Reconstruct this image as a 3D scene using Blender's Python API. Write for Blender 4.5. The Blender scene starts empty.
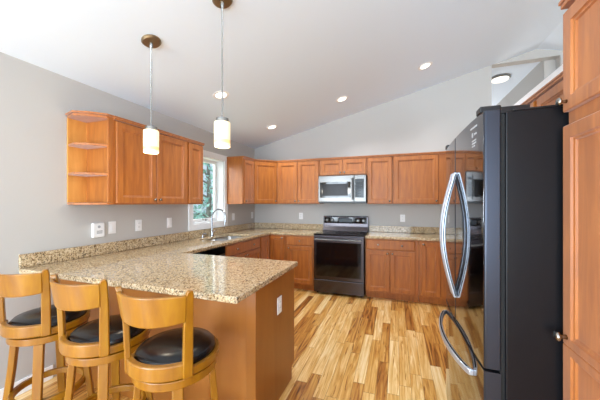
import bpy, bmesh, math, random
from mathutils import Vector, Matrix
random.seed(7)
S = bpy.context.scene
COL = S.collection
PI = math.pi

# ------------------------------------------------------------ camera
cam_d = bpy.data.cameras.new('camera')
cam = bpy.data.objects.new('camera', cam_d)
COL.objects.link(cam)
cam_d.sensor_fit = 'HORIZONTAL'
cam_d.sensor_width = 36
cam_d.lens = 36 * 273.63 / 600
cam_d.shift_y = 3.14 / 600
cam_d.clip_start = 0.05
cam.location = (2.580, -4.703, 1.388)
cam.rotation_euler = (PI / 2, 0, 0.3373)
S.camera = cam

# ------------------------------------------------------------ world, exposure
W = bpy.data.worlds.new('world')
S.world = W
W.use_nodes = True
wn = W.node_tree.nodes
wn['Background'].inputs[0].default_value = (0.76, 0.88, 1.02, 1)
wn['Background'].inputs[1].default_value = 0.95
S.view_settings.view_transform = 'Standard'
S.view_settings.look = 'None'
S.view_settings.gamma = 1
S.view_settings.exposure = -0.05
S.cycles.use_denoising = True
S.cycles.max_bounces = 10
S.cycles.diffuse_bounces = 6
S.cycles.sample_clamp_indirect = 8


def area(name, loc, target, sx, sy, power, color=(1, 1, 1)):
    d = bpy.data.lights.new(name, 'AREA')
    d.shape = 'RECTANGLE'
    d.size, d.size_y, d.energy, d.color = sx, sy, power, color
    o = bpy.data.objects.new(name, d)
    COL.objects.link(o)
    o.location = loc
    o.rotation_euler = (Vector(target) - Vector(loc)).to_track_quat('-Z', 'Y').to_euler()
    return o


area('rear_window_fill', (2.6, -8.4, 1.5), (2.2, 0, 1.2), 5.0, 2.4, 130, (0.76, 0.89, 1.0))  # added wide fill lamp standing in for unseen windows behind the camera
area('left_pantry_fill', (0.1, -6.4, 1.3), (3.2, -3.6, 1.2), 2.2, 2.2, 290, (0.76, 0.89, 1.0))  # added fill lamp to brighten the pantry; no door stands there
area('right_side_fill', (6.8, -7.2, 1.8), (1.8, -2.6, 0.9), 2.4, 1.8, 190, (0.78, 0.90, 1.0))  # added lamp from the right, brightens the peninsula end; no window there
area('ceiling_fill_near', (2.6, -6.9, 1.2), (1.9, -1.6, 3.2), 3.0, 1.6, 90, (0.66, 0.84, 1.0))  # added uplight behind the camera, only there to brighten the ceiling
area('window_pantry_fill', (-3.0, 0.86, 2.0), (3.2, -3.6, 1.4), 1.2, 1.2, 900, (0.92, 0.97, 1.0))  # extra lamp outside the window, out of view, for glare on the pantry
area('daylight_window_sky', (-2.4, -4.0, 2.6), (0.2, -0.95, 1.7), 1.4, 1.4, 260, (0.95, 0.98, 1.0))
area('foyer_fill', (3.6, 3.2, 1.2), (3.9, 1.8, 3.45), 1.6, 1.6, 60, (1, 1, 1))  # extra hidden uplight that brightens the foyer ceiling


# ------------------------------------------------------------ helpers
def lin(c):
    return tuple((v / 255 / 12.92) if v / 255 <= .04045 else ((v / 255 + .055) / 1.055) ** 2.4 for v in c) + (1,)


def new_mat(name, col=(200, 200, 200), rough=.5, metal=0, **kw):
    m = bpy.data.materials.new(name)
    m.use_nodes = True
    b = m.node_tree.nodes['Principled BSDF']
    b.inputs['Base Color'].default_value = lin(col)
    b.inputs['Roughness'].default_value = rough
    b.inputs['Metallic'].default_value = metal
    for k, v in kw.items():
        b.inputs[k.replace('_', ' ')].default_value = v
    return m


def nd(m, t, **kw):
    n = m.node_tree.nodes.new(t)
    for k, v in kw.items():
        setattr(n, k, v)
    return n


def lk(m, a, b):
    m.node_tree.links.new(a, b)


def bsdf(m):
    return m.node_tree.nodes['Principled BSDF']


def ramp(m, stops, fac=None):
    r = nd(m, 'ShaderNodeValToRGB')
    e = r.color_ramp.elements
    e[0].position, e[0].color = stops[0][0], lin(stops[0][1])
    e[1].position, e[1].color = stops[-1][0], lin(stops[-1][1])
    for p, c in stops[1:-1]:
        x = e.new(p)
        x.color = lin(c)
    if fac is not None:
        lk(m, fac, r.inputs[0])
    return r


def coords(m, scale=(1, 1, 1), kind='Object'):
    t = nd(m, 'ShaderNodeTexCoord')
    mp = nd(m, 'ShaderNodeMapping')
    mp.inputs['Scale'].default_value = scale
    lk(m, t.outputs[kind], mp.inputs[0])
    return mp.outputs[0]


def noise(m, vec, scale=5, detail=3, rough=.5, dist=0):
    n = nd(m, 'ShaderNodeTexNoise')
    n.inputs['Scale'].default_value = scale
    n.inputs['Detail'].default_value = detail
    n.inputs['Roughness'].default_value = rough
    n.inputs['Distortion'].default_value = dist
    if vec is not None:
        lk(m, vec, n.inputs['Vector'])
    return n.outputs['Fac']


def bump(m, h, strength=.1, dist=.01):
    b = nd(m, 'ShaderNodeBump')
    b.inputs['Strength'].default_value = strength
    b.inputs['Distance'].default_value = dist
    lk(m, h, b.inputs['Height'])
    lk(m, b.outputs[0], bsdf(m).inputs['Normal'])


def math_n(m, op, a, b=None):
    n = nd(m, 'ShaderNodeMath', operation=op)
    for i, v in enumerate((a, b)):
        if v is None:
            continue
        if isinstance(v, (int, float)):
            n.inputs[i].default_value = v
        else:
            lk(m, v, n.inputs[i])
    return n.outputs[0]


def wood(name, c0, c1, c2, scale=(14, 14, 1.4), rough=.45, coat=.08):
    m = new_mat(name, c1, rough, Sheen_Weight=(.35 if name in ('maple_cabinet_wood', 'maple_panel_wood') else 0), Sheen_Roughness=.45)
    v = coords(m, scale)
    f = noise(m, v, 2.2, 4, .55, .6)
    r = ramp(m, [(.25, c0), (.5, c1), (.78, c2)], f)
    lk(m, r.outputs[0], bsdf(m).inputs['Base Color'])
    bsdf(m).inputs['Coat Weight'].default_value = coat
    bsdf(m).inputs['Coat Roughness'].default_value = .4
    bump(m, f, .04, .002)
    return m


def painted(name, col, rough=.7, bs=.02):
    m = new_mat(name, col, rough)
    bump(m, noise(m, coords(m), 220, 2), bs, .002)
    return m


M = {}
M['wall'] = painted('grey_wall_paint', (188, 185, 181), .75)
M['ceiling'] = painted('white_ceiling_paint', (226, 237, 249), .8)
M['white_trim'] = painted('white_trim_paint', (240, 240, 240), .4, .01)
M['cab'] = wood('maple_cabinet_wood', (146, 78, 18), (165, 93, 25), (184, 110, 36))
M['cab_panel'] = wood('maple_panel_wood', (152, 84, 20), (171, 99, 28), (189, 116, 40), (9, 9, 1.1))
M['shelf_lit'] = wood('lit_shelf_back_wood', (202, 134, 62), (214, 150, 74), (226, 164, 88), (9, 9, 1.1))  # paler tone puts light falling on the shelf back into the colour
M['end_panel'] = wood('cabinet_end_panel_wood', (142, 84, 28), (150, 91, 32), (158, 98, 37), (4, 4, .6), .4)
M['stool'] = wood('honey_stool_wood', (124, 74, 2), (142, 90, 3), (160, 110, 8), (8, 8, 1.2), .28, .35)
M['vinyl'] = new_mat('black_vinyl', (9, 10, 14), .22)
M['steel'] = new_mat('stainless_steel', (112, 110, 108), .28, 1)
M['nickel'] = new_mat('brushed_nickel', (160, 157, 152), .24, 1)
M['chrome'] = new_mat('chrome', (172, 174, 178), .2, 1)
M['canopy'] = new_mat('satin_bronze_nickel', (158, 142, 116), .38, 1)
M['handle_steel'] = new_mat('blue_grey_handle_steel', (196, 204, 216), .3, .75)
M['black_glass'] = new_mat('black_glass', (10, 10, 12), .06)
M['black_plastic'] = new_mat('black_plastic', (16, 16, 18), .35)
M['dark_void'] = new_mat('dark_gasket_rubber', (8, 8, 9), .7)
M['dark_steel'] = new_mat('black_stainless_steel', (84, 79, 82), .26, 1)
M['fridge_front'] = new_mat('polished_slate_steel', (132, 134, 140), .06, 1)
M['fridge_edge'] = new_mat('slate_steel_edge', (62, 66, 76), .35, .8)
M['fridge_side'] = new_mat('black_painted_steel', (17, 17, 20), .36, Specular_IOR_Level=.25)
M['plate'] = new_mat('white_plastic', (238, 238, 238), .35)
M['slot'] = new_mat('dark_slot', (60, 60, 62), .6)
M['print'] = new_mat('white_printed_ink', (170, 172, 174), .5)
M['sink'] = new_mat('sink_steel', (190, 192, 195), .28, 1)
for nm in ('steel', 'dark_steel'):
    m = M[nm]
    bump(m, noise(m, coords(m, (2, 2, 160)), 4, 2), .03, .001)
m = M['fridge_side']
bump(m, noise(m, coords(m), 260, 2), .06, .001)
m = M['end_panel']

g = new_mat('speckled_granite', (200, 175, 140), .07, IOR=1.62)
v = coords(g)
n1 = noise(g, v, 92, 5, .72, .3)
n2 = noise(g, v, 22, 4, .6, .4)
vo = nd(g, 'ShaderNodeTexVoronoi')
vo.inputs['Scale'].default_value = 120
lk(g, v, vo.inputs['Vector'])
r1 = ramp(g, [(.32, (30, 26, 24)), (.41, (92, 74, 56)), (.47, (176, 148, 108)), (.52, (212, 190, 152)), (.62, (228, 212, 184)), (.8, (236, 228, 212))], n1)
r2 = ramp(g, [(.35, (150, 116, 74)), (.5, (206, 178, 136)), (.68, (226, 212, 190))], n2)
mx = nd(g, 'ShaderNodeMix', data_type='RGBA', blend_type='MIX')
mx.inputs[0].default_value = .24
lk(g, r1.outputs[0], mx.inputs[6])
lk(g, r2.outputs[0], mx.inputs[7])
sep = nd(g, 'ShaderNodeSeparateColor')
lk(g, vo.outputs['Color'], sep.inputs[0])
dk = math_n(g, 'GREATER_THAN', sep.outputs[0], .93)
mx2 = nd(g, 'ShaderNodeMix', data_type='RGBA', blend_type='MIX')
lk(g, math_n(g, 'MULTIPLY', dk, .75), mx2.inputs[0])
lk(g, mx.outputs[2], mx2.inputs[6])
mx2.inputs[7].default_value = lin((62, 54, 50))
n3 = noise(g, v, 46, 3, .65, .5)
rg = ramp(g, [(.57, (255, 255, 255)), (.63, (156, 126, 94)), (.72, (84, 68, 54))], n3)
mx3 = nd(g, 'ShaderNodeMix', data_type='RGBA', blend_type='MULTIPLY')
mx3.inputs[0].default_value = .8
lk(g, mx2.outputs[2], mx3.inputs[6])
lk(g, rg.outputs[0], mx3.inputs[7])
mx2 = mx3
lk(g, mx2.outputs[2], bsdf(g).inputs['Base Color'])
M['granite'] = g

f = new_mat('hickory_plank_floor', (215, 165, 100), .3)
t = nd(f, 'ShaderNodeTexCoord')
sx = nd(f, 'ShaderNodeSeparateXYZ')
lk(f, t.outputs['Object'], sx.inputs[0])
u = math_n(f, 'DIVIDE', sx.outputs[0], .084)
row = math_n(f, 'FLOOR', u)
w1 = nd(f, 'ShaderNodeTexWhiteNoise', noise_dimensions='1D')
lk(f, row, w1.inputs['W'])
vv = math_n(f, 'ADD', math_n(f, 'DIVIDE', sx.outputs[1], .82), math_n(f, 'MULTIPLY', w1.outputs[0], 37))
colm = math_n(f, 'FLOOR', vv)
cmb = nd(f, 'ShaderNodeCombineXYZ')
lk(f, row, cmb.inputs[0])
lk(f, colm, cmb.inputs[1])
w2 = nd(f, 'ShaderNodeTexWhiteNoise', noise_dimensions='2D')
lk(f, cmb.outputs[0], w2.inputs['Vector'])
cg = nd(f, 'ShaderNodeCombineXYZ')
lk(f, math_n(f, 'MULTIPLY', sx.outputs[0], 13), cg.inputs[0])
lk(f, math_n(f, 'MULTIPLY', sx.outputs[1], .75), cg.inputs[1])
lk(f, math_n(f, 'MULTIPLY', w2.outputs[0], 90), cg.inputs[2])
gr = noise(f, cg.outputs[0], 1.5, 3, .55, 2.2)
fine = noise(f, cg.outputs[0], 10, 3, .6, .3)
idc = math_n(f, 'ADD', math_n(f, 'MULTIPLY', w2.outputs[0], .64), math_n(f, 'MULTIPLY', math_n(f, 'SUBTRACT', gr, .5), 1.3))
idc = math_n(f, 'ADD', idc, math_n(f, 'MULTIPLY', math_n(f, 'SUBTRACT', fine, .5), .18))
rf = ramp(f, [(0, (244, 214, 162)), (.16, (234, 194, 130)), (.34, (220, 170, 96)), (.54, (202, 146, 70)), (.74, (170, 108, 46)), (.92, (104, 60, 26))], idc)
fu = math_n(f, 'FRACT', u)
fv = math_n(f, 'FRACT', vv)
stn = math_n(f, 'MULTIPLY', math_n(f, 'GREATER_THAN', noise(f, cg.outputs[0], 2.3, 2, .5, 2.6), .67), .3)
idc = math_n(f, 'ADD', math_n(f, 'ADD', idc, .14), stn)
lk(f, idc, rf.inputs[0])
gap = math_n(f, 'MAXIMUM', math_n(f, 'GREATER_THAN', math_n(f, 'ABSOLUTE', math_n(f, 'SUBTRACT', fu, .5)), .485),
             math_n(f, 'GREATER_THAN', math_n(f, 'ABSOLUTE', math_n(f, 'SUBTRACT', fv, .5)), .4975))
mg = nd(f, 'ShaderNodeMix', data_type='RGBA', blend_type='MIX')
lk(f, math_n(f, 'MULTIPLY', gap, .55), mg.inputs[0])
lk(f, rf.outputs[0], mg.inputs[6])
mg.inputs[7].default_value = lin((110, 68, 36))
lk(f, mg.outputs[2], bsdf(f).inputs['Base Color'])
bump(f, math_n(f, 'SUBTRACT', 1, gap), .12, .002)
M['floor'] = f


def emis(name, col, st):
    m = bpy.data.materials.new(name)
    m.use_nodes = True
    b = bsdf(m)
    b.inputs['Base Color'].default_value = lin(col)
    b.inputs['Emission Color'].default_value = lin(col)
    b.inputs['Emission Strength'].default_value = st
    return m


M['lens'] = emis('lit_lamp_lens', (255, 250, 238), 3.5)
M['shade'] = emis('lit_frosted_glass', (255, 238, 196), .62)
M['shade_white'] = emis('lit_white_glass_bowl', (255, 252, 245), .9)
M['shade_amber'] = emis('lit_amber_glass_band', (246, 206, 140), .6)
M['display'] = emis('appliance_display', (60, 66, 72), .4)
gl = bpy.data.materials.new('window_glass')
gl.use_nodes = True
gb = bsdf(gl)
gb.inputs['Transmission Weight'].default_value = 1
gb.inputs['Roughness'].default_value = 0
gb.inputs['IOR'].default_value = 1.02
gb.inputs['Base Color'].default_value = (.95, 1, 1, 1)
M['glass'] = gl


# ---- mesh building
def bx(bm, x0, x1, y0, y1, z0, z1):
    vs = [bm.verts.new(p) for p in ((x0, y0, z0), (x1, y0, z0), (x1, y1, z0), (x0, y1, z0), (x0, y0, z1), (x1, y0, z1), (x1, y1, z1), (x0, y1, z1))]
    for q in ((0, 3, 2, 1), (4, 5, 6, 7), (0, 1, 5, 4), (1, 2, 6, 5), (2, 3, 7, 6), (3, 0, 4, 7)):
        bm.faces.new([vs[i] for i in q])


def prism(bm, pts, z0, z1):
    a = [bm.verts.new((x, y, z0)) for x, y in pts]
    b = [bm.verts.new((x, y, z1)) for x, y in pts]
    n = len(pts)
    bm.faces.new(a[::-1])
    bm.faces.new(b)
    for i in range(n):
        j = (i + 1) % n
        bm.faces.new((a[i], a[j], b[j], b[i]))


def lathe(bm, prof, cx=0, cy=0, n=28, axis='z', cz=0):
    rings = []
    for r, z in prof:
        ring = []
        if r < 1e-6:
            p = (cx, cy, cz + z) if axis == 'z' else ((cx, cy + z, cz) if axis == 'y' else (cx + z, cy, cz))
            ring = [bm.verts.new(p)]
        else:
            for k in range(n):
                a = 2 * PI * k / n
                c, s = r * math.cos(a), r * math.sin(a)
                p = (cx + c, cy + s, cz + z) if axis == 'z' else ((cx + c, cy + z, cz + s) if axis == 'y' else (cx + z, cy + c, cz + s))
                ring.append(bm.verts.new(p))
        rings.append(ring)
    for A, B in zip(rings, rings[1:]):
        for k in range(n):
            j = (k + 1) % n
            if len(A) == 1 and len(B) == 1:
                continue
            if len(A) == 1:
                bm.faces.new((A[0], B[j], B[k]))
            elif len(B) == 1:
                bm.faces.new((A[k], A[j], B[0]))
            else:
                bm.faces.new((A[k], A[j], B[j], B[k]))
    for R in (rings[0], rings[-1]):
        if len(R) > 1:
            try:
                bm.faces.new(R)
            except Exception:
                pass


def tube(bm, pts, rad, n=10, flat=None):
    """sweep a circle (or flat=(a,b) ellipse) along pts"""
    pts = [Vector(p) for p in pts]
    rings = []
    up = None
    for i, p in enumerate(pts):
        d = (pts[min(i + 1, len(pts) - 1)] - pts[max(i - 1, 0)]).normalized()
        if up is None:
            up = Vector((0, 0, 1)) if abs(d.z) < .9 else Vector((1, 0, 0))
        sd = d.cross(up).normalized()
        up = sd.cross(d).normalized()
        r = rad[i] if isinstance(rad, (list, tuple)) else rad
        a, b = (r, r) if flat is None else (r * flat[0], r * flat[1])
        rings.append([bm.verts.new(p + sd * a * math.cos(2 * PI * k / n) + up * b * math.sin(2 * PI * k / n)) for k in range(n)])
    for A, B in zip(rings, rings[1:]):
        for k in range(n):
            j = (k + 1) % n
            bm.faces.new((A[k], A[j], B[j], B[k]))
    bm.faces.new(rings[0][::-1])
    bm.faces.new(rings[-1])


def barpath(bm, secs):
    """loft quads: secs = list of 4-point lists"""
    R = [[bm.verts.new(p) for p in s] for s in secs]
    for A, B in zip(R, R[1:]):
        for k in range(4):
            j = (k + 1) % 4
            bm.faces.new((A[k], A[j], B[j], B[k]))
    bm.faces.new(R[0][::-1])
    bm.faces.new(R[-1])


def arc_band(bm, r0, r1, z0, z1, a0, a1, n=24, closed=False, dz=None):
    secs = []
    cnt = n if closed else n + 1
    for i in range(cnt):
        a = a0 + (a1 - a0) * i / n
        c, s = math.cos(a), math.sin(a)
        zz0, zz1 = (z0, z1) if dz is None else dz(i / n)
        secs.append([(r0 * c, r0 * s, zz0), (r1 * c, r1 * s, zz0), (r1 * c, r1 * s, zz1), (r0 * c, r0 * s, zz1)])
    if not closed:
        barpath(bm, secs)
    else:
        R = [[bm.verts.new(p) for p in s] for s in secs]
        for i in range(n):
            A, B = R[i], R[(i + 1) % n]
            for k in range(4):
                j = (k + 1) % 4
                bm.faces.new((A[k], A[j], B[j], B[k]))


def obj(name, bm, mat, parent=None, bev=0, smooth=False, segs=2, loc=None, label=None):
    bmesh.ops.recalc_face_normals(bm, faces=bm.faces[:])
    me = bpy.data.meshes.new(name)
    bm.to_mesh(me)
    bm.free()
    me.materials.append(M[mat] if isinstance(mat, str) else mat)
    o = bpy.data.objects.new(name, me)
    COL.objects.link(o)
    if smooth:
        for p in me.polygons:
            p.use_smooth = True
        if smooth != 'all':
            me.set_sharp_from_angle(angle=math.radians(38))
    if bev:
        b = o.modifiers.new('bevel', 'BEVEL')
        b.width, b.segments, b.limit_method, b.angle_limit = bev, segs, 'ANGLE', math.radians(40)
    if parent:
        o.parent = parent
    if loc:
        o.location = loc
    if label:
        o['label'] = label
    return o


def box(name, dims, mat, parent=None, bev=0, **kw):
    bm = bmesh.new()
    bx(bm, *dims)
    return obj(name, bm, mat, parent, bev, **kw)


def tag(o, label, cat, group=None):
    o['label'] = label
    o['category'] = cat
    if group:
        o['group'] = group
    return o


def thing(name, label, cat, loc=(0, 0, 0), rz=0, group=None):
    o = bpy.data.objects.new(name, None)
    COL.objects.link(o)
    o.empty_display_size = .1
    o.location = loc
    o.rotation_euler = (0, 0, rz)
    return tag(o, label, cat, group)


def struct(name, bm_or_dims, mat, bev=0, parent=None, **kw):
    if isinstance(bm_or_dims, tuple):
        bm = bmesh.new()
        bx(bm, *bm_or_dims)
    else:
        bm = bm_or_dims
    o = obj(name, bm, mat, parent, bev, **kw)
    if parent is None:
        o['kind'] = 'structure'
    return o


# ------------------------------------------------------------ setting
XR = 3.82          # inner face of the right partition
YB = -9.0
ZL = 2.433
SL = .25
RIDGE = 4.43
struct('floor', (-.15, 8, YB, 6, -.1, 0), 'floor')
# left wall with window opening
wy0, wy1, wz0, wz1 = -1.715, -1.0, 1.10, 2.06
bm = bmesh.new()
for (a, b, c, d) in ((YB, wy0, 0, ZL + .02), (wy1, .15, 0, ZL + .02), (wy0, wy1, 0, wz0), (wy0, wy1, wz1, ZL + .02)):
    bx(bm, -.18, 0, a, b, c, d)
struct('wall_left', bm, 'wall')
# gable back wall
bm = bmesh.new()
zr = ZL + SL * RIDGE


def poly_xz(bm, pts, y0, y1):
    a = [bm.verts.new((x, y0, z)) for x, z in pts]
    b = [bm.verts.new((x, y1, z)) for x, z in pts]
    n = len(pts)
    bm.faces.new(a)
    bm.faces.new(b[::-1])
    for i in range(n):
        j = (i + 1) % n
        bm.faces.new((a[i], b[i], b[j], a[j]))


zh = 3.41
cz = lambda x: ZL + SL * x if x < RIDGE else zr - SL * (x - RIDGE)
poly_xz(bm, [(-.1, 0), (3.9, 0), (3.9, zh), (3.9, cz(3.9) + .03), (-.1, cz(-.1) + .03)], 0, .12)
poly_xz(bm, [(3.9, zh), (4.70, zh), (4.70, cz(4.70) + .03), (RIDGE, zr + .03), (3.9, cz(3.9) + .03)], 0, .12)
poly_xz(bm, [(4.70, 0), (8, 0), (8, cz(8) + .03), (4.70, cz(4.70) + .03)], 0, .12)
struct('wall_back', bm, 'wall')
bm = bmesh.new()
poly_xz(bm, [(-.15, cz(-.15)), (RIDGE, zr), (8, cz(8)), (8, cz(8) + .15), (RIDGE, zr + .15), (-.15, cz(-.15) + .15)], YB, .12)
struct('ceiling', bm, 'ceiling')
# foyer beyond the back wall
struct('ceiling_foyer', (2.6, 6, .12, 5, 3.45, 3.55), 'ceiling')
struct('wall_foyer_right', (4.57, 4.7, .12, 5, 0, 3.45), 'wall')
struct('wall_foyer_left', (2.5, 2.62, .12, 5, 0, 3.45), 'wall')
struct('wall_foyer_back', (2.5, 4.7, 4.9, 5, 0, 3.45), 'wall')
# partition on the right, open above, with white cap
struct('wall_right', (XR, XR + .1, -5.4, 0, 0, 2.46), 'wall')
struct('trim_1', (XR - .012, XR + .112, -5.41, -.002, 2.38, 2.475), 'white_trim', .004)
struct('wall_far_right', (7.9, 8, YB, .12, 0, 2.0), 'wall')
struct('baseboard_left', (0, .014, YB, -3.30, 0, .105), 'white_trim', .004)

# window
wr = bpy.data.objects.new('window_1', None)
COL.objects.link(wr)
wr.location = (0, -1.3575, 1.10)
wr['kind'] = 'structure'


def wpart(name, dims, mat, bev=.004):
    x0, x1, y0, y1, z0, z1 = dims
    oy, oz = 1.3575, -1.10
    return box(name, (x0, x1, y0 + oy, y1 + oy, z0 + oz, z1 + oz), mat, wr, bev)


bm = bmesh.new()
cw = .08
for d in ((0, .02, wy0 - cw, wy0, 1.02, wz1 + cw), (0, .02, wy1, wy1 + cw, 1.02, wz1 + cw), (0, .02, wy0, wy1, wz1, wz1 + cw), (0, .022, wy0, wy1, 1.02, wz0)):
    bx(bm, d[0], d[1], d[2] + 1.3575, d[3] + 1.3575, d[4] - 1.10, d[5] - 1.10)
obj('window_casing', bm, 'white_trim', wr, .003)
bm = bmesh.new()
t_ = .014
for d in ((-.17, .0, wy0, wy0 + t_, wz0, wz1), (-.17, .0, wy1 - t_, wy1, wz0, wz1), (-.17, 0, wy0 + t_, wy1 - t_, wz1 - t_, wz1), (-.17, 0, wy0 + t_, wy1 - t_, wz0, wz0 + t_)):
    bx(bm, d[0], d[1], d[2] + 1.3575, d[3] + 1.3575, d[4] - 1.10, d[5] - 1.10)
obj('window_jamb', bm, 'white_trim', wr)
bm = bmesh.new()
a, b, c, d_ = wy0 + t_, wy1 - t_, wz0 + t_, wz1 - t_
fw = .045
for d in ((-.165, -.12, a, a + fw, c, d_), (-.165, -.12, b - fw, b, c, d_), (-.165, -.12, a + fw, b - fw, d_ - fw, d_), (-.165, -.12, a + fw, b - fw, c, c + fw)):
    bx(bm, d[0], d[1], d[2] + 1.3575, d[3] + 1.3575, d[4] - 1.10, d[5] - 1.10)
obj('window_sash', bm, 'white_trim', wr, .004)
wpart('window_pane', (-.145, -.141, a + fw, b - fw, c + fw, d_ - fw), 'glass', 0)
bm = bmesh.new()
tube(bm, [(-.115, .06, .03), (-.09, .06, .05), (-.08, 0, .052), (-.08, -.05, .055)], [.012, .008, .006, .008])
obj('window_crank', bm, 'nickel', wr, smooth=True)

# outdoors: ground and trees beyond the window
grass = new_mat('lawn_grass', (120, 150, 100), .9)
lk(grass, ramp(grass, [(.3, (105, 135, 92)), (.7, (150, 172, 125))], noise(grass, coords(grass), 3, 4)).outputs[0], bsdf(grass).inputs['Base Color'])
struct('ground_outside', (-40, -.2, -30, 40, -.75, -.7), grass)
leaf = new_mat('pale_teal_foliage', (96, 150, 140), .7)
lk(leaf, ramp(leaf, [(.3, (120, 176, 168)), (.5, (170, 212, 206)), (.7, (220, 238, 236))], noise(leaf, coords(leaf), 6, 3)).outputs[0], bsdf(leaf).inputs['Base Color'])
bark = wood('tree_bark', (110, 104, 100), (140, 134, 128), (160, 154, 150), (8, 8, 2), .9, 0)


def tree(loc, h, label, seed, dens=1.0):
    rnd = random.Random(seed)
    t = thing('tree', label, 'tree', loc, 0)
    bm = bmesh.new()
    tube(bm, [(0, 0, 0), (.05, .03, h * .5), (0, 0, h)], [.11, .08, .02], 8)
    for k in range(16):
        z = h * (.15 + .8 * k / 16)
        a = k * 2.4
        L = (h - z) * .35 + .3
        tube(bm, [(0, 0, z), (L * .5 * math.cos(a), L * .5 * math.sin(a), z + L * .2), (L * math.cos(a), L * math.sin(a), z + L * .25)], [.035, .022, .008], 5)
    obj('trunk', bm, bark, t, smooth=True)
    bm = bmesh.new()
    for k in range(int(1700 * dens)):
        z = h * (.1 + .9 * rnd.random() ** 1.2)
        R = (h - z) * .38 + .25
        a = rnd.random() * 2 * PI
        r = R * math.sqrt(rnd.random())
        c = Vector((r * math.cos(a), r * math.sin(a), z))
        s = .05 + .06 * rnd.random()
        q = Matrix.Rotation(rnd.random() * 6, 3, Vector((rnd.random() - .5, rnd.random() - .5, rnd.random() - .5)).normalized())
        vs = [bm.verts.new(c + q @ Vector(p)) for p in ((-s, 0, 0), (0, -s * .5, 0), (s, 0, .01), (0, s * .5, 0))]
        bm.faces.new(vs)
    obj('foliage', bm, leaf, t)


tree((-3.6, 3.2, -.7), 4.6, 'leafy pale green tree right outside the kitchen window', 3)
tree((-7.6, 6.6, -.7), 4.2, 'second pale green tree further back outside the kitchen window', 5, .8)


# ------------------------------------------------------------ cabinets
def door_bm(w, h, t=.02, fr=.055, rec=.015, fb=None, ft=None):
    """shaker door, front at y=-t, back y=0, x 0..w z 0..h, recessed panel"""
    bm = bmesh.new()
    def ring(x0, z0, x1, z1, y):
        return [bm.verts.new(p) for p in ((x0, y, z0), (x1, y, z0), (x1, y, z1), (x0, y, z1))]
    e = .004
    fb = fb or fr
    ft = ft or fr
    rs = [ring(0, 0, w, h, 0), ring(0, 0, w, h, -t + e), ring(e, e, w - e, h - e, -t), ring(fr, fb, w - fr, h - ft, -t),
          ring(fr + .004, fb + .004, w - fr - .004, h - ft - .004, -t + rec * .45), ring(fr + .011, fb + .011, w - fr - .011, h - ft - .011, -t + rec * .55),
          ring(fr + .014, fb + .014, w - fr - .014, h - ft - .014, -t + rec)]
    bm.faces.new(rs[0])
    for A, B in zip(rs, rs[1:]):
        for k in range(4):
            j = (k + 1) % 4
            bm.faces.new((A[k], A[j], B[j], B[k]))
    bm.faces.new(rs[-1])
    return bm


def slab_bm(w, h, t=.02):
    bm = bmesh.new()
    def ring(x0, z0, x1, z1, y):
        return [bm.verts.new(p) for p in ((x0, y, z0), (x1, y, z0), (x1, y, z1), (x0, y, z1))]
    rs = [ring(0, 0, w, h, 0), ring(0, 0, w, h, -t + .009), ring(.004, .004, w - .004, h - .004, -t + .004), ring(.013, .013, w - .013, h - .013, -t)]
    bm.faces.new(rs[0])
    for A, B in zip(rs, rs[1:]):
        for k in range(4):
            j = (k + 1) % 4
            bm.faces.new((A[k], A[j], B[j], B[k]))
    bm.faces.new(rs[-1])
    return bm


def knob(parent, x, z, y=-.02, s=1):
    bm = bmesh.new()
    lathe(bm, [(0, 0), (.007 * s, 0), (.005 * s, -.010 * s), (.006 * s, -.014 * s), (.013 * s, -.018 * s), (.015 * s, -.023 * s), (.011 * s, -.028 * s), (0, -.030 * s)], n=16, axis='y')
    return obj('knob', bm, 'nickel', parent, smooth='all', loc=(x, y, z))


def add_door(root, x0, x1, z0, z1, kn=None, fr=.055, name='door', slab=False):
    w, h = x1 - x0, z1 - z0
    d = obj(name, slab_bm(w, h) if slab else door_bm(w, h, fr=fr), 'cab', root, loc=(x0, 0, z0))
    for k in (kn or []):
        knob(d, k[0] if k[0] >= 0 else w + k[0], k[1] if k[1] >= 0 else h + k[1])
    return d


def cabinet(label, loc, rz, w, depth, z0, z1, doors, name='wall_cabinet', group=None, toe=0, top_trim=True, mat='cab', cat='cabinet', side_l=0, side_r=0):
    """doors: list (x0,x1,z0,z1,knobs,kind)"""
    t = thing(name, label, cat, (loc[0], loc[1], z0), rz, group)
    H = z1 - z0
    bm = bmesh.new()
    if toe:
        bx(bm, 0, w, .075, depth, 0, toe)
    bx(bm, 0, w, .0, depth, toe, H)
    obj('body', bm, 'cab', t, .0015)
    if top_trim:
        bm = bmesh.new()
        bx(bm, -.004 - side_l, w + .004 + side_r, -.03, depth, H, H + .014)
        bx(bm, -.002 - side_l * .5, w + .002 + side_r * .5, -.024, depth, H - .016, H)
        obj('top_moulding', bm, 'cab', t, .003)
    for i, dd in enumerate(doors):
        x0, x1, a, b, kn, kind = dd
        add_door(t, x0, x1, a - z0, b - z0, kn, fr=(.048 if name == 'pantry_cabinet' else .055), name=('drawer' if kind == 'drawer' else 'door'), slab=(kind == 'drawer'))
    return t


UZ0, UZ1 = 1.375, 2.115
RZL, RZR = PI / 2, -PI / 2
DB, DT = UZ0 + .012, UZ1 - .028
kr, kl = (-.028, .035), (.028, .035)   # knob near the lower right / left corner
XU = .31
# left wall uppers (origin at front face, local x runs towards the back wall)
cabinet('long honey maple two-door wall cabinet on the left wall beside the open corner shelves', (XU, -3.035), RZL, .872, XU - .002, UZ0, UZ1,
        [(.02, .432, DB, DT, [kr], 'd'), (.438, .855, DB, DT, [kl], 'd')])
cabinet('narrow single-door maple wall cabinet directly left of the window', (XU, -2.160), RZL, .268, XU - .002, UZ0, UZ1,
        [(.014, .256, DB, DT, [kr], 'd')])
cabinet('narrow maple wall cabinet right of the window with its plain side panel facing the room', (XU, -.950), RZL, .338, XU - .002, UZ0, UZ1,
        [(.03, .330, DB, DT, [kl], 'd')])
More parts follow.
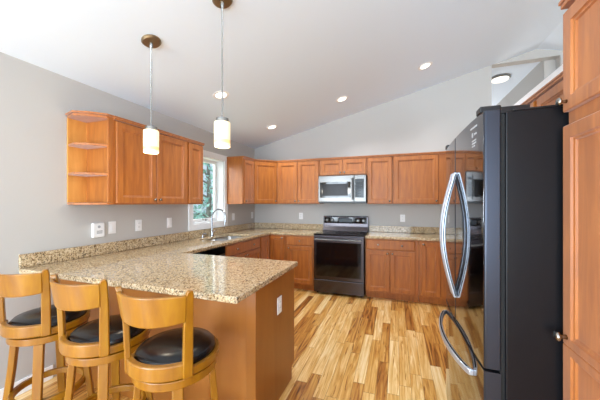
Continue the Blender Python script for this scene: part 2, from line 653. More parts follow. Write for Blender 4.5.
# open end shelf
t = thing('corner_shelf', 'open three-tier maple end shelf closing the left wall cabinets', 'shelf', (0, -3.2, UZ0))
H = UZ1 - UZ0
sh = [(.002, 0), (.14, -.035), (.235, .02), (.318, .11), (.318, .162), (.002, .162)]
bm = bmesh.new(); bx(bm, .002, .016, .0, .162, .02, H - .02); obj('back_panel', bm, 'shelf_lit', t)
bm = bmesh.new(); bx(bm, .016, .315, .146, .162, .02, H - .02); obj('side_panel', bm, 'cab_panel', t)
bm = bmesh.new(); bx(bm, .30, .318, .118, .162, .02, H - .02); obj('front_stile', bm, 'cab', t, .002)
for k, z in enumerate((0, .245, .485)):
    bm = bmesh.new(); prism(bm, [(x * (.985), y + .004) if k else (x, y) for x, y in sh], z, z + .018); obj('shelf_board', bm, 'cab', t, .003)
bm = bmesh.new(); prism(bm, sh, H - .022, H); prism(bm, [(.002, -.014), (.146, -.05), (.246, .008), (.333, .1), (.333, .162), (.002, .162)], H, H + .014)
obj('top_board', bm, 'cab', t, .003)

# diagonal corner upper
t = thing('corner_wall_cabinet', 'diagonal maple wall cabinet filling the back left corner', 'cabinet', (0, 0, UZ0))
H = UZ1 - UZ0
pg = [(.002, -.002), (.002, -.61), (XU, -.61), (.61, -XU), (.61, -.002)]
bm = bmesh.new(); prism(bm, pg, 0, H); obj('body', bm, 'cab', t, .0015)
bm = bmesh.new(); prism(bm, [(.002, -.002), (.002, -.612), (XU + .024, -.612), (.612, -XU - .024), (.612, -.002)], H, H + .014); obj('top_moulding', bm, 'cab', t, .003)
dl = math.hypot(.61 - XU, .61 - XU)
d = obj('door', door_bm(dl - .02, DT - DB), 'cab', t, loc=(XU + .008, -.61 + .008, DB - UZ0))
d.rotation_euler = (0, 0, PI / 4)
knob(d, dl - .048, .035)
# back wall uppers (front face y=-.31)
YU = -.31
cabinet('two-door maple wall cabinet between the corner unit and the microwave', (.614, YU), 0, .768, .308, UZ0, UZ1,
        [(.016, .380, DB, DT, [kr], 'd'), (.388, .756, DB, DT, [kl], 'd')])
cabinet('short two-door maple cabinet directly above the microwave', (1.386, YU), 0, .766, .308, 1.835, UZ1,
        [(.016, .379, 1.847, DT, [kr], 'd'), (.387, .750, 1.847, DT, [kl], 'd')])
cabinet('narrow one-door maple wall cabinet just right of the microwave', (2.156, YU), 0, .376, .308, UZ0, UZ1,
        [(.008, .364, DB, DT, [kr], 'd')])
cabinet('wide one-door maple wall cabinet on the back wall nearest the refrigerator', (2.536, YU), 0, .95, .308, UZ0, UZ1,
        [(.016, .622, DB, DT, [kr], 'd')])
# right wall uppers
XF = 3.49
cabinet('maple wall cabinet on the right wall behind the refrigerator', (XF, -.32), RZR, 2.10, XR - XF - .004, UZ0, UZ1,
        [(.05, .52, DB, DT, [kr], 'd'), (.53, 1.0, DB, DT, [kl], 'd'), (1.03, 1.52, DB, DT, [kr], 'd'), (1.53, 2.08, DB, DT, [kl], 'd')])
cabinet('short maple cabinet above the black refrigerator', (XF, -2.425), RZR, .985, XR - XF - .004, 1.82, UZ1,
        [(.02, .488, 1.832, DT, [kr], 'd'), (.496, .975, 1.832, DT, [kl], 'd')])
# pantry
XP = 3.18
t = cabinet('tall maple pantry cabinet at the right edge beside the refrigerator', (XP, -3.425), RZR, .92, XR - XP - .004, 0, 2.12,
            [(.004, .455, 1.722, 2.085, [(.026, .033)], 'd'), (.462, .912, 1.722, 2.085, [(-.026, .033)], 'd')], name='pantry_cabinet', toe=.10)
for x0, x1, kx in ((.004, .455, .026), (.462, .912, -.026)):
    w = x1 - x0
    bm = door_bm(w, .76, fr=.048, ft=.028)
    bm2 = door_bm(w, .795, fr=.048, fb=.028)
    me = bpy.data.meshes.new('tmp'); bm2.to_mesh(me); bm2.free()
    for vtx in me.vertices:
        vtx.co.z += .76
    bm.from_mesh(me)
    d = obj('door', bm, 'cab', t, loc=(x0, 0, .115))
    knob(d, kx if kx > 0 else w + kx, .79, s=1.25)

# ---- base cabinets, top under counter at z=.876
BZ = .876
XB = .61
DR0, DR1 = .722, .862
DD0, DD1 = .125, .708
# back run
cabinet('maple base cabinet with one drawer left of the range', (.905, -XB), 0, .472, .606, 0, BZ,
        [(.03, .455, DR0, DR1, [(.2125, .07)], 'drawer'), (.03, .455, DD0, DD1, [(.03, -.035)], 'd')], name='base_cabinet', toe=.10, top_trim=False)
t = cabinet('maple base cabinet with wide drawer and two doors right of the range', (2.158, -XB), 0, .72, .606, 0, BZ,
            [(.012, .672, DR0, DR1, [(.17, .07), (-.17, .07)], 'drawer'), (.012, .338, DD0, DD1, [(-.03, -.035)], 'd'), (.346, .672, DD0, DD1, [(.03, -.035)], 'd')],
            name='base_cabinet', toe=.10, top_trim=False)
cabinet('maple base cabinet with full height door nearest the refrigerator', (2.882, -XB), 0, .93, .606, 0, BZ,
        [(.022, .262, DD0, DR1, [(.03, -.035)], 'd')], name='base_cabinet', toe=.10, top_trim=False)
cabinet('maple base cabinet on the right wall hidden behind the refrigerator', (3.21, -.64), RZR, 1.80, XR - 3.21 - .004, 0, BZ,
        [(.30, .78, DD0, DD1, [(-.03, -.035)], 'd'), (.79, 1.27, DD0, DD1, [(.03, -.035)], 'd'), (1.28, 1.78, DD0, DD1, [(.03, -.035)], 'd')], name='base_cabinet', toe=.10, top_trim=False)
# corner base (lazy susan)
t = thing('corner_base_cabinet', 'maple corner base cabinet with folding doors in the back left corner', 'cabinet', (0, 0, 0))
bm = bmesh.new()
prism(bm, [(.002, -.002), (.002, -.945), (XB, -.945), (XB, -XB), (.90, -XB), (.90, -.002)], .10, BZ)
prism(bm, [(.002, -.002), (.002, -.945), (XB - .07, -.945), (XB - .07, -XB + .07), (.90, -XB + .07), (.90, -.002)], 0, .10)
obj('body', bm, 'cab', t, .0015)
d = obj('door', door_bm(.245, DR1 - DD0, fr=.05), 'cab', t, loc=(XB + .022, -XB, DD0))
knob(d, -.03 + .245, DR1 - DD0 - .035)
d = obj('door', door_bm(.285, DR1 - DD0, fr=.05), 'cab', t, loc=(XB, -.935, DD0))
d.rotation_euler = (0, 0, PI / 2)
# sink base on left run
def sink_base():
    t = thing('sink_base_cabinet', 'maple sink base cabinet with wide false drawer under the window', 'cabinet', (XB, -1.868, 0), RZL)
    bm = bmesh.new()
    w, dp = .92, .606
    bx(bm, 0, w, .075, dp, 0, .10)
    bx(bm, 0, w, 0, dp, .10, .12)
    bx(bm, 0, .018, 0, dp, .12, BZ); bx(bm, w - .018, w, 0, dp, .12, BZ)
    bx(bm, .018, w - .018, 0, .018, .12, BZ)
    bx(bm, .018, w - .018, dp - .012, dp, .12, BZ)
    obj('body', bm, 'cab', t)
    add_door(t, .012, w - .012, DR0, DR1, [(.23, .07), (-.23, .07)], name='drawer', slab=True)
    add_door(t, .012, .456, DD0, DD1, [(-.03, -.035)])
    add_door(t, .464, w - .012, DD0, DD1, [(.03, -.035)])
sink_base()
# dishwasher
t = thing('dishwasher', 'black dishwasher under the counter left of the sink cabinet', 'dishwasher', (XB, -2.478, 0), RZL)
box('body', (.002, .603, .02, .59, .10, BZ - .004), 'black_plastic', t)
box('door', (.004, .601, -.022, .02, .115, .775), 'black_plastic', t, .006)
box('control_panel', (.004, .601, -.026, .02, .778, .868), 'black_glass', t, .006)
box('toe_kick', (.004, .601, .07, .09, 0, .1), 'black_plastic', t)
# peninsula base
t = thing('peninsula_cabinet', 'maple panelled peninsula base under the breakfast counter', 'cabinet', (0, -3.27, 0))
bm = bmesh.new()
bx(bm, .02, 1.785, .02, .645, .10, BZ)
bx(bm, .02, 1.785, .02, .585, 0, .10)
obj('body', bm, 'cab', t)
bm = bmesh.new(); bx(bm, .016, 1.742, .004, .02, 0, BZ); obj('back_panel', bm, 'end_panel', t, .002)
bm = bmesh.new()
n = [(0, 0), (.592, 0), (.592, .10), (.648, .10), (.648, BZ), (0, BZ)]
a = [bm.verts.new((1.786, y, z)) for y, z in n]; b = [bm.verts.new((1.800, y, z)) for y, z in n]
bm.faces.new(a[::-1]); bm.faces.new(b)
for i in range(6):
    j = (i + 1) % 6
    bm.faces.new((a[i], a[j], b[j], b[i]))
obj('end_panel', bm, 'end_panel', t, .001)
bm = bmesh.new(); bx(bm, 1.742, 1.804, -.006, .02, 0, BZ); obj('corner_post', bm, 'end_panel', t, .002)
for k in range(2):
    d = obj('door', door_bm(.52, DR1 - DD0), 'cab', t, loc=(1.76 - k * .53, .645, DD0))
    d.rotation_euler = (0, 0, PI)

# ------------------------------------------------------------ worktops
CZ0, CZ1 = .878, .914


def grid_solid(bm, xs, ys, keep, z0, z1):
    vt, vb = {}, {}
    def g(D, i, j, z):
        if (i, j) not in D:
            D[(i, j)] = bm.verts.new((xs[i], ys[j], z))
        return D[(i, j)]
    K = {(i, j) for i in range(len(xs) - 1) for j in range(len(ys) - 1) if keep((xs[i] + xs[i + 1]) / 2, (ys[j] + ys[j + 1]) / 2)}
    for i, j in K:
        bm.faces.new([g(vt, *q, z1) for q in ((i, j), (i + 1, j), (i + 1, j + 1), (i, j + 1))])
        bm.faces.new([g(vb, *q, z0) for q in ((i, j), (i, j + 1), (i + 1, j + 1), (i + 1, j))])
        for (di, dj, p, q) in ((0, -1, (i, j), (i + 1, j)), (1, 0, (i + 1, j), (i + 1, j + 1)), (0, 1, (i + 1, j + 1), (i, j + 1)), (-1, 0, (i, j + 1), (i, j))):
            if (i + di, j + dj) not in K:
                bm.faces.new((g(vb, *p, z0), g(vb, *q, z0), g(vt, *q, z1), g(vt, *p, z1)))


SX0, SX1, SY0, SY1 = .135, .535, -1.80, -1.06
bm = bmesh.new()
grid_solid(bm, [.002, SX0, SX1, .648, 1.378, 1.825], [-3.51, -2.605, SY0, SY1, -.648, -.002],
           lambda x, y: not (SX0 < x < SX1 and SY0 < y < SY1) and (y < -2.605 or x < .648 or (y > -.648 and x < 1.378)), CZ0, CZ1)
o = obj('granite_worktop', bm, 'granite', None, .007, segs=3)
tag(o, 'U-shaped speckled beige granite worktop with peninsula and sink cutout', 'countertop')
bm = bmesh.new()
prism(bm, [(2.160, -.648), (3.17, -.648), (3.17, -2.44), (XR - .004, -2.44), (XR - .004, -.002), (2.160, -.002)], CZ0, CZ1)
o = obj('granite_worktop', bm, 'granite', None, .007, segs=3)
tag(o, 'speckled beige granite worktop right of the range', 'countertop')
bm = bmesh.new(); bx(bm, .002, .024, -3.51, -.026, CZ1 + .001, 1.016)
tag(obj('granite_backsplash', bm, 'granite', None, .004), 'long low granite backsplash strip along the left wall', 'backsplash')
bm = bmesh.new(); bx(bm, .002, 1.378, -.024, -.002, CZ1 + .001, 1.016)
tag(obj('granite_backsplash', bm, 'granite', None, .004), 'low granite backsplash strip on the back wall left of the range', 'backsplash')
bm = bmesh.new(); bx(bm, 2.160, XR - .004, -.024, -.002, CZ1 + .001, 1.016)
tag(obj('granite_backsplash', bm, 'granite', None, .004), 'low granite backsplash strip on the back wall right of the range', 'backsplash')

# sink
t = thing('kitchen_sink', 'undermount stainless double-bowl sink below the window', 'sink', (0, 0, .70))
def bowl(y0, y1):
    bm = bmesh.new()
    prof = []
    def ring(x0, x1, ya, yb, z, r=.05, k=5):
        out = []
        for cx, cy, a0 in ((x1 - r, yb - r, 0), (x0 + r, yb - r, PI / 2), (x0 + r, ya + r, PI), (x1 - r, ya + r, 1.5 * PI)):
            for i in range(k + 1):
                a = a0 + PI / 2 * i / k
                out.append(bm.verts.new((cx + r * math.cos(a), cy + r * math.sin(a), z)))
        return out
    R = [ring(SX0 + .001, SX1 - .001, y0, y1, .176, .03), ring(SX0 + .004, SX1 - .004, y0 + .003, y1 - .003, .17), ring(SX0 + .012, SX1 - .012, y0 + .012, y1 - .012, .03),
         ring(SX0 + .03, SX1 - .03, y0 + .03, y1 - .03, .006), ring(.30, .37, (y0 + y1) / 2 - .035, (y0 + y1) / 2 + .035, .0, .034)]
    n = len(R[0])
    for A, B in zip(R, R[1:]):
        for i in range(n):
            bm.faces.new((A[i], A[(i + 1) % n], B[(i + 1) % n], B[i]))
    bm.faces.new(R[-1])
    o = obj('basin', bm, 'sink', t, smooth='all')
    s = o.modifiers.new('solid', 'SOLIDIFY'); s.thickness = .0015; s.offset = -1
bowl(SY0 + .001, -1.445); bowl(-1.42, SY1 - .001)
bm = bmesh.new(); bx(bm, SX0 + .002, SX1 - .002, -1.445, -1.42, .15, .17); obj('divider', bm, 'sink', t, .005)

# faucet
t = thing('kitchen_faucet', 'tall chrome gooseneck faucet behind the sink', 'faucet', (.078, -1.40, CZ1))
bm = bmesh.new(); lathe(bm, [(0, 0), (.030, 0), (.030, .008), (.022, .016), (.020, .07), (.016, .085), (0, .086)]); obj('base', bm, 'chrome', t, smooth=True)
bm = bmesh.new()
pts = [(0, 0, .07), (0, 0, .27)]
for k in range(1, 15):
    a = PI - k * (PI * 1.05) / 14
    pts.append((.115 + .115 * math.cos(a), 0, .27 + .115 * math.sin(a)))
tube(bm, pts, .0115, 12); obj('spout', bm, 'chrome', t, smooth=True)
e = pts[-1]
bm = bmesh.new(); tube(bm, [(e[0], 0, e[2]), (e[0] - .004, 0, e[2] - .03), (e[0] - .010, 0, e[2] - .09)], [.013, .016, .018], 12); obj('spray_head', bm, 'chrome', t, smooth=True)
bm = bmesh.new(); tube(bm, [(0, .018, .05), (0, .05, .06), (.01, .10, .085)], [.009, .008, .006], 8); obj('lever', bm, 'chrome', t, smooth=True)
t = thing('soap_dispenser', 'small chrome soap dispenser on the worktop left of the faucet', 'soap dispenser', (.078, -1.60, CZ1))
bm = bmesh.new(); lathe(bm, [(0, 0), (.022, 0), (.022, .006), (.012, .012), (.010, .045), (0, .046)]); obj('base', bm, 'chrome', t, smooth=True)
bm = bmesh.new(); tube(bm, [(0, 0, .04), (.01, 0, .055), (.07, 0, .05)], [.012, .009, .006], 8); obj('nozzle', bm, 'chrome', t, smooth=True)

# ------------------------------------------------------------ range
def rng():
    X0, Wd = 1.387, .762
    t = thing('electric_range', 'freestanding black stainless electric range with oven between base cabinets', 'range', (X0, -.66, 0))
    bm = bmesh.new(); bx(bm, .004, Wd - .004, .03, .63, .03, .90)
    for x in (.03, Wd - .06):
        for y in (.06, .58): bx(bm, x, x + .03, y, y + .03, 0, .03)
    obj('body', bm, 'dark_steel', t)
    box('cooktop', (0, Wd, -.005, .60, .90, .922), 'black_glass', t, .005)
    for cx, cy, r in ((.2, .17, .10), (.56, .17, .115), (.2, .43, .08), (.56, .43, .09)):
        bm = bmesh.new(); arc_band(bm, r - .003, r, .9222, .9228, 0, 2 * PI, 36, True); obj('burner_ring', bm, M['slot'], t, loc=(cx, cy, 0))
    # backguard
    bm = bmesh.new()
    pr = [(.55, .922), (.575, .99), (.575, 1.0), (.585, 1.155), (.60, 1.168), (.645, 1.168), (.645, .922)]
    a = [bm.verts.new((.002, y, z)) for y, z in pr]; b = [bm.verts.new((Wd - .002, y, z)) for y, z in pr]
    bm.faces.new(a); bm.faces.new(b[::-1])
    for i in range(len(pr)):
        j = (i + 1) % len(pr); bm.faces.new((a[i], a[j], b[j], b[i]))
    bg = obj('backguard', bm, 'dark_steel', t, .003)
    box('control_strip', (.02, Wd - .02, .568, .588, 1.045, 1.150), 'black_glass', bg, .003)
    box('display', (.28, .50, .5655, .568, 1.065, 1.13), 'display', bg)
    for x in (.075, .165, .60, .69):
        bm = bmesh.new(); lathe(bm, [(0, 0), (.028, 0), (.028, -.006), (.021, -.010), (.019, -.028), (.016, -.031), (0, -.031)], axis='y', n=24)
        bx(bm, -.003, .003, -.036, -.03, -.016, .016)
        obj('knob', bm, 'steel', bg, smooth=True, loc=(x, .567, 1.098))
    d = box('oven_door', (.004, Wd - .004, -.012, .03, .235, .885), 'dark_steel', t, .006)
    box('oven_window', (.045, Wd - .045, -.0150, -.012, .285, .800), 'black_glass', d, .001)
    bm = bmesh.new(); tube(bm, [(.04, -.058, .842), (Wd - .04, -.058, .842)], .012, 12)
    for x in (.07, Wd - .07): tube(bm, [(x, -.01, .842), (x, -.058, .842)], .009, 8)
    obj('oven_handle', bm, 'steel', d, smooth=True)
    box('warming_drawer', (.004, Wd - .004, -.010, .03, .035, .228), 'dark_steel', t, .006)
rng()

# microwave
def mw():
    X0, Wd, z0, Hh = 1.388, .760, 1.390, .437
    t = thing('microwave', 'stainless over-the-range microwave mounted above the range', 'microwave', (X0, -.395, z0))
    box('body', (.002, Wd - .002, .02, .392, .0, Hh), 'black_plastic', t, .002)
    d = box('door', (0, .575, -.012, .02, .02, Hh - .002), 'steel', t, .005)
    box('door_window', (.030, .525, -.0145, -.012, .085, .335), 'black_glass', d, .001)
    box('window_screen', (.075, .48, -.0155, -.0145, .115, .305), new_mat('mirrored_screen', (30, 29, 29), .2, 1), d)
    bm = bmesh.new(); tube(bm, [(.552, -.045, .05), (.552, -.05, .22), (.552, -.045, .39)], .011, 12)
    for z in (.065, .375): tube(bm, [(.552, -.01, z), (.552, -.045, z)], .008, 8)
    obj('door_handle', bm, 'steel', d, smooth=True)
    f_ = box('control_panel', (.579, Wd, -.012, .02, .02, Hh - .002), 'steel', t, .005)
    box('keypad', (.592, Wd - .035, -.0145, -.012, .085, .375), 'black_glass', f_, .001)
    box('clock_display', (.605, Wd - .05, -.0152, -.0145, .325, .358), 'display', f_)
    for r in range(5):
        for c in range(3):
            box('key', (.610 + c * .034, .632 + c * .034, -.0152, -.0145, .10 + r * .042, .112 + r * .042), M['display'], f_)
    box('vent_grille', (.02, Wd - .02, .0, .30, -.004, .004), 'black_plastic', t)
mw()

# ------------------------------------------------------------ refrigerator
def fridge():
    # local frame: x along the front (0 = far side), y into the wall, door front at y=0 side
    XFc, YF, Wd = 2.985, -2.50, .91
    t = thing('refrigerator', 'large black stainless french-door refrigerator on the right wall', 'refrigerator', (XFc, YF, 0), RZR)
    bm = bmesh.new(); bx(bm, .0, Wd, .006, .80, .03, 1.752)
    for x in (.04, Wd - .08):
        for y in (.05, .70): bx(bm, x, x + .04, y, y + .04, 0, .03)
    obj('case', bm, 'fridge_side', t, .004)
    def prof(x):
        u = (x - .455) / .455
        return -.084 + .013 * u * u + .004 * u ** 6
    def dbm(x0, x1, z0, z1, n=24):
        bm = bmesh.new()
        pts = []
        e = .006
        for i in range(n + 1):
            x = x0 + (x1 - x0) * i / n
            pts.append((x, prof(x)))
        pts[0] = (x0 + .0, pts[0][1] + e); pts[-1] = (x1, pts[-1][1] + e)
        pts.insert(1, (x0 + e, prof(x0 + e))); pts.insert(-1, (x1 - e, prof(x1 - e)))
        pts = sorted(pts)
        loop = pts + [(x1, -.010), (x0, -.010)]
        prism(bm, loop, z0, z1)
        return bm
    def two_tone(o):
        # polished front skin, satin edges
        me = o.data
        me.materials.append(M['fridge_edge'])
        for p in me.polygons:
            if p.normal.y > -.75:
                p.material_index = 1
    ZS, ZT = .712, 1.764
    g = .003
    doors = []
    SM = .425
    for x0, x1 in ((.002, SM - g), (SM + g, Wd - .002)):
        o = obj('door', dbm(x0, x1, ZS + .004, ZT), 'fridge_front', t, smooth=True)
        two_tone(o); doors.append(o)
        b = o.modifiers.new('bevel', 'BEVEL'); b.width = .004; b.segments = 2; b.limit_method = 'ANGLE'; b.angle_limit = math.radians(40)
    fr = obj('freezer_drawer', dbm(.002, Wd - .002, .05, ZS - .006), 'fridge_front', t, smooth=True)
    two_tone(fr)
    box('door_gasket', (.01, Wd - .012, -.012, .008, .06, 1.745), 'dark_void', t)
    # handles: bowed blades
    def handle(parent, x, z0, z1, off):
        bm = bmesh.new()
        secs = []
        N = 24
        base = prof(x) - .004
        for i in range(N + 1):
            s = i / N
            z = z0 + (z1 - z0) * s
            y = base - .060 * (math.sin(PI * s) ** 1.05)
            w, th = .016, .012
            secs.append([(x - w, y - th, z), (x + w, y - th, z), (x + w, y + th * .6, z), (x - w, y + th * .6, z)])
        barpath(bm, secs)
        obj('handle', bm, 'handle_steel', parent, .004, smooth=True)
        bm = bmesh.new(); secs = []
        for i in range(N + 1):
            s = i / N
            z = z0 + .01 + (z1 - z0 - .02) * s
            y = base - .060 * (math.sin(PI * s) ** 1.05)
            secs.append([(x - .0168, y - .006, z), (x + .0168, y - .006, z), (x + .0168, y + .0, z), (x - .0168, y + .0, z)])
        barpath(bm, secs)
        obj('handle_inlay', bm, 'dark_void', parent)
    handle(doors[0], SM - .034, .86, 1.56, 0)
    handle(doors[1], SM + .034, .86, 1.56, 0)
    bm = bmesh.new(); secs = []; inl = bmesh.new(); sec2 = []
    for i in range(33):
        s = i / 32
        x = .04 + (Wd - .17) * s
        y = prof(x) - .004 - .056 * (math.sin(PI * s) ** .7)
        z = .622
        secs.append([(x, y - .012, z - .014), (x, y - .012, z + .014), (x, y + .008, z + .014), (x, y + .008, z - .014)])
        sec2.append([(x, y - .007, z - .0148), (x, y - .007, z + .0148), (x, y + .001, z + .0148), (x, y + .001, z - .0148)])
    barpath(bm, secs); obj('handle', bm, 'handle_steel', fr, .004, smooth=True)
    barpath(inl, sec2[1:-1]); obj('handle_inlay', inl, 'dark_void', fr)
    # small printed marking on the near door
    bm = bmesh.new()
    def mark(x0, x1, z0, z1):
        n = max(1, int((x1 - x0) / .012))
        for i in range(n):
            a, b = x0 + (x1 - x0) * i / n, x0 + (x1 - x0) * (i + .8) / n
            y = prof((a + b) / 2)
            bx(bm, a, b, y - .0012, y + .004, z0, z1)
    mark(.745, .835, 1.722, 1.730)
    mark(.765, .785, 1.684, 1.704); mark(.795, .83, 1.690, 1.698)
    mark(.765, .825, 1.664, 1.670); mark(.765, .825, 1.652, 1.658); mark(.765, .81, 1.640, 1.646)
    obj('door_marking', bm, 'print', doors[1])
    # hinges on top
    for x in (.03, Wd - .09):
        bm = bmesh.new(); bx(bm, x, x + .06, -.075, .0, ZT, ZT + .026); bx(bm, x + .008, x + .052, -.005, .10, 1.752, 1.784)
        obj('hinge_cover', bm, 'black_plastic', t, .004)
    bm = bmesh.new(); bx(bm, .0, Wd, .03, .36, 1.752, 1.760); obj('top_cover', bm, 'black_plastic', t, .002)
    return doors, t, prof
FD, FT, FP = fridge()

# ------------------------------------------------------------ wall plates
def plate(kind, loc, rz, label, group=None):
    """local: face towards -y, centred"""
    t = thing(kind, label, 'outlet' if kind == 'wall_outlet' else 'switch', loc, rz, group)
    box('cover_plate', (-.037, .037, -.006, 0, -.059, .059), 'plate', t, .003)
    if kind == 'wall_outlet':
        for z in (-.02, .02):
            b = box('socket', (-.016, .016, -.0085, -.005, z - .014, z + .014), 'plate', t, .003)
            bm = bmesh.new()
            bx(bm, -.008, -.0055, -.0090, -.0084, z - .002, z + .007); bx(bm, .0055, .008, -.0090, -.0084, z - .002, z + .007)
            obj('slot', bm, 'slot', b)
    else:
        box('rocker', (-.016, .016, -.010, -.005, -.033, .033), 'plate', t, .002)
    return t


plate('wall_switch', (.0, -2.815, 1.153), RZL, 'white switch plate on the left wall beside the plug-in alarm')
plate('wall_outlet', (.0, -2.528, 1.153), RZL, 'white outlet under the two-door left wall cabinet, second plate from the alarm')
plate('wall_switch', (.0, -2.11, 1.153), RZL, 'white plate on the left wall nearest the left side of the window')
plate('wall_switch', (.0, -.735, 1.158), RZL, 'white plate on the left wall right of the window behind the faucet')
plate('wall_outlet', (.0, -.10, 1.158), RZL, 'white plate on the left wall tucked into the back left corner')
plate('wall_outlet', (.95, 0, 1.155), 0, 'white outlet on the back wall left of the range')
plate('wall_outlet', (2.68, 0, 1.145), 0, 'white outlet on the back wall right of the range')
plate('wall_outlet', (1.800, -2.925, .668), RZL, 'white outlet on the brown end panel of the peninsula')
t = thing('plug_in_alarm', 'white square plug-in alarm on the left wall above the backsplash', 'alarm', (0, -2.955, 1.142), RZL)
box('body', (-.056, .056, -.026, 0, -.068, .068), 'plate', t, .012, segs=3)
bm = bmesh.new()
for z in (-.03, -.02, -.01): bx(bm, -.02, .03, -.0266, -.0258, z, z + .004)
obj('speaker_slots', bm, 'slot', t)
bm = bmesh.new(); lathe(bm, [(0, 0), (.013, 0), (.012, -.003), (0, -.003)], axis='y', n=20); obj('test_button', bm, 'print', t, loc=(.0, -.026, .03), smooth=True)

# ------------------------------------------------------------ ceiling fixtures
tilt = math.atan(SL)
def recessed(x, y, label):
    t = thing('recessed_light', label, 'ceiling light', (x, y, cz(x)), 0, 'recessed ceiling lights')
    t.rotation_euler = (0, -tilt, 0)
    bm = bmesh.new(); lathe(bm, [(.058, -.0005), (.062, -.006), (.088, -.005), (.092, 0)], n=36); obj('trim_ring', bm, 'white_trim', t, smooth=True)
    bm = bmesh.new(); lathe(bm, [(0, -.003), (.058, -.003), (.0585, -.001), (0, -.001)], n=36); obj('lens', bm, 'lens', t)
    d = bpy.data.lights.new('recessed_lamp', 'SPOT'); d.energy = 66; d.spot_size = 2.2; d.spot_blend = .8; d.shadow_soft_size = .06; d.color = (.9, .96, 1)
    o = bpy.data.objects.new('recessed_lamp', d); COL.objects.link(o); o.parent = t; o.location = (0, 0, -.02)
recessed(2.936, -.818, 'recessed ceiling light highest up the slope, nearest the refrigerator')
recessed(1.844, -.769, 'recessed ceiling light on the slope above the range')
recessed(.705, -.711, 'recessed ceiling light low on the slope above the corner cabinets')
recessed(.713, -2.079, 'recessed ceiling light directly behind the right pendant rod')

def pendant(x, y, ztop, zb, label):
    t = thing('pendant_light', label, 'pendant light', (x, y, cz(x)), 0, 'pendant lights over the peninsula')
    Z = cz(x)
    bm = bmesh.new(); lathe(bm, [(0, 0), (.068, 0), (.070, -.010), (.060, -.020), (.012, -.024), (0, -.024)], n=36)
    c = obj('canopy', bm, 'canopy', t, smooth=True); c.rotation_euler = (0, -tilt, 0)
    bm = bmesh.new(); lathe(bm, [(0, -.01), (.013, -.015), (.013, -.05), (.006, -.06), (.0055, ztop - Z + .03), (0, ztop - Z + .03)], n=12); obj('rod', bm, 'nickel', t, smooth=True)
    bm = bmesh.new(); lathe(bm, [(0, ztop - Z + .034), (.020, ztop - Z + .034), (.024, ztop - Z + .028), (.042, ztop - Z + .026), (.044, ztop - Z), (0, ztop - Z)], n=28); obj('socket_cap', bm, 'nickel', t, smooth=True)
    z0, z1 = zb - Z, ztop - Z
    r = .054
    bm = bmesh.new(); lathe(bm, [(0, z1), (r - .004, z1), (r, z1 - .006), (r, z0 + .046)], n=36)
    s = obj('glass_shade', bm, 'shade', t, smooth=True); s.visible_shadow = True
    bm = bmesh.new(); lathe(bm, [(r, z0 + .046), (r, z0 + .022)], n=36); bmesh.ops.delete(bm, geom=[f for f in bm.faces if len(f.verts) > 4], context='FACES_ONLY'); obj('amber_band', bm, 'shade_amber', t, smooth='all')
    bm = bmesh.new(); lathe(bm, [(r, z0 + .022), (r, z0 + .004), (r - .004, z0), (0, z0 + .004)], n=36); bmesh.ops.delete(bm, geom=[f for f in bm.faces if len(f.verts) > 4], context='FACES_ONLY'); obj('shade_base', bm, 'shade', t, smooth=True)
    d = bpy.data.lights.new('pendant_lamp', 'POINT'); d.energy = 4; d.shadow_soft_size = .06; d.color = (1, .9, .72)
    o = bpy.data.objects.new('pendant_lamp', d); COL.objects.link(o); o.parent = t; o.location = (0, 0, z0 - .08)
pendant(.808, -3.10, 1.945, 1.772, 'cylindrical frosted glass pendant in front of the left wall cabinets')
pendant(1.450, -3.10, 1.945, 1.775, 'cylindrical frosted glass pendant hanging right of the window')
# foyer flush light
t = thing('flush_ceiling_light', 'round white flush ceiling light in the space beyond the back wall', 'ceiling light', (4.19, .62, 3.45))
bm = bmesh.new(); lathe(bm, [(0, 0), (.145, 0), (.147, -.02), (.135, -.032), (0, -.03)], n=36); obj('rim', bm, 'nickel', t, smooth=True)
bm = bmesh.new(); lathe(bm, [(.125, -.03), (.112, -.05), (.07, -.065), (0, -.07)], n=36); obj('glass_bowl', bm, 'shade_white', t, smooth='all')

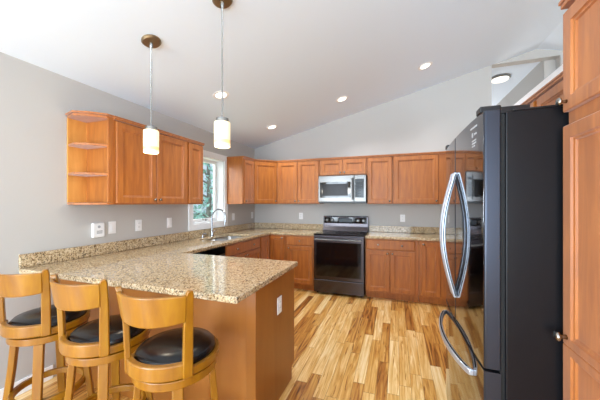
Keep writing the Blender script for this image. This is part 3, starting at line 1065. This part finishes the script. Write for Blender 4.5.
# ------------------------------------------------------------ stools
def make_stool(label, loc, rz):
    t = thing('bar_stool', label, 'stool', loc, 0, 'bar stools at the peninsula')
    t.scale = (.9, .9, 1)
    top = .62
    sw = rz
    # fixed base: ring band under the seat, four legs, foot ring
    bm = bmesh.new(); arc_band(bm, .150, .212, .583, .622, 0, 2 * PI, 40, True); obj('leg_ring', bm, 'stool', t, .004, smooth=True)
    for k in range(4):
        a = PI / 4 + k * PI / 2
        dr, dt = Vector((math.cos(a), math.sin(a), 0)), Vector((-math.sin(a), math.cos(a), 0))
        bm = bmesh.new(); secs = []
        for s, z, r in ((0, .60, .178), (.35, .40, .196), (.7, .2, .222), (1, 0, .252)):
            w = .025 - .003 * s; th = .017
            c = dr * r + Vector((0, 0, z))
            secs.append([tuple(c + dt * w * i + dr * th * j) for i, j in ((-1, -1), (1, -1), (1, 1), (-1, 1))])
        barpath(bm, secs); obj('leg', bm, 'stool', t, .004, smooth=True)
    bm = bmesh.new(); arc_band(bm, .178, .204, .225, .262, 0, 2 * PI, 40, True); obj('foot_ring', bm, 'stool', t, .004, smooth=True)
    R = Matrix.Rotation(sw, 4, 'Z')
    def sobj(name, bm, mat, bev=.004, smooth=True, par=t):
        bmesh.ops.transform(bm, matrix=R, verts=bm.verts)
        return obj(name, bm, mat, par, bev, smooth=smooth)
    # swivel seat frame
    bm = bmesh.new(); arc_band(bm, .10, .222, .632, .668, 0, 2 * PI, 44, True)
    bx(bm, -.11, .11, -.11, .11, .622, .64)
    sobj('seat_frame', bm, 'stool')
    # cuff across the back
    A = math.radians(45)
    c0, c1 = -PI / 2 - A * 1.12, -PI / 2 + A * 1.0
    bm = bmesh.new(); arc_band(bm, .205, .238, .638, .702, c0, c1, 28)
    sobj('seat_cuff', bm, 'stool', .006)
    bm = bmesh.new(); lathe(bm, [(0, .655), (.196, .655), (.203, .668), (.200, .688), (.185, .702), (.13, .711), (0, .714)], n=44)
    sobj('seat_cushion', bm, 'vinyl', 0, 'all')
    # posts
    for sgn in (-1, 1):
        a = -PI / 2 + sgn * A
        bm = bmesh.new(); secs = []
        for z, r, w in ((.635, .228, .023), (.70, .229, .023), (.85, .236, .022), (.95, .250, .020), (1.0, .262, .018), (1.02, .269, .012)):
            aa = a
            dr, dt = Vector((math.cos(aa), math.sin(aa), 0)), Vector((-math.sin(aa), math.cos(aa), 0))
            c = dr * r + Vector((0, 0, z)); th = .014
            secs.append([tuple(c + dt * w * i + dr * th * j) for i, j in ((-1, -1), (1, -1), (1, 1), (-1, 1))])
        barpath(bm, secs); sobj('post', bm, 'stool', .005)
    # curved back rest
    bm = bmesh.new(); secs = []
    n = 24
    for i in range(n + 1):
        s = i / n
        a = -PI / 2 - A * .93 + 2 * A * .93 * s
        c, sn = math.cos(a), math.sin(a)
        b_ = math.sin(PI * s)
        r = .246
        zb, zt = .884 - .012 * b_, 1.003 + .0 * b_
        k0, k1 = r - .006, r + .014
        secs.append([(k0 * c, k0 * sn, zb), ((k0 + .018) * c, (k0 + .018) * sn, zb), ((k1 + .018) * c, (k1 + .018) * sn, zt), (k1 * c, k1 * sn, zt)])
    barpath(bm, secs); sobj('backrest', bm, 'stool', .005)
    return t


make_stool('honey wood swivel bar stool, rightmost, by the peninsula corner', (1.56, -3.63, 0), math.radians(10.5))
make_stool('honey wood swivel bar stool in the middle of the row of three', (1.07, -3.61, 0), math.radians(3))
make_stool('honey wood swivel bar stool, leftmost, by the grey wall', (.53, -3.60, 0), math.radians(12))
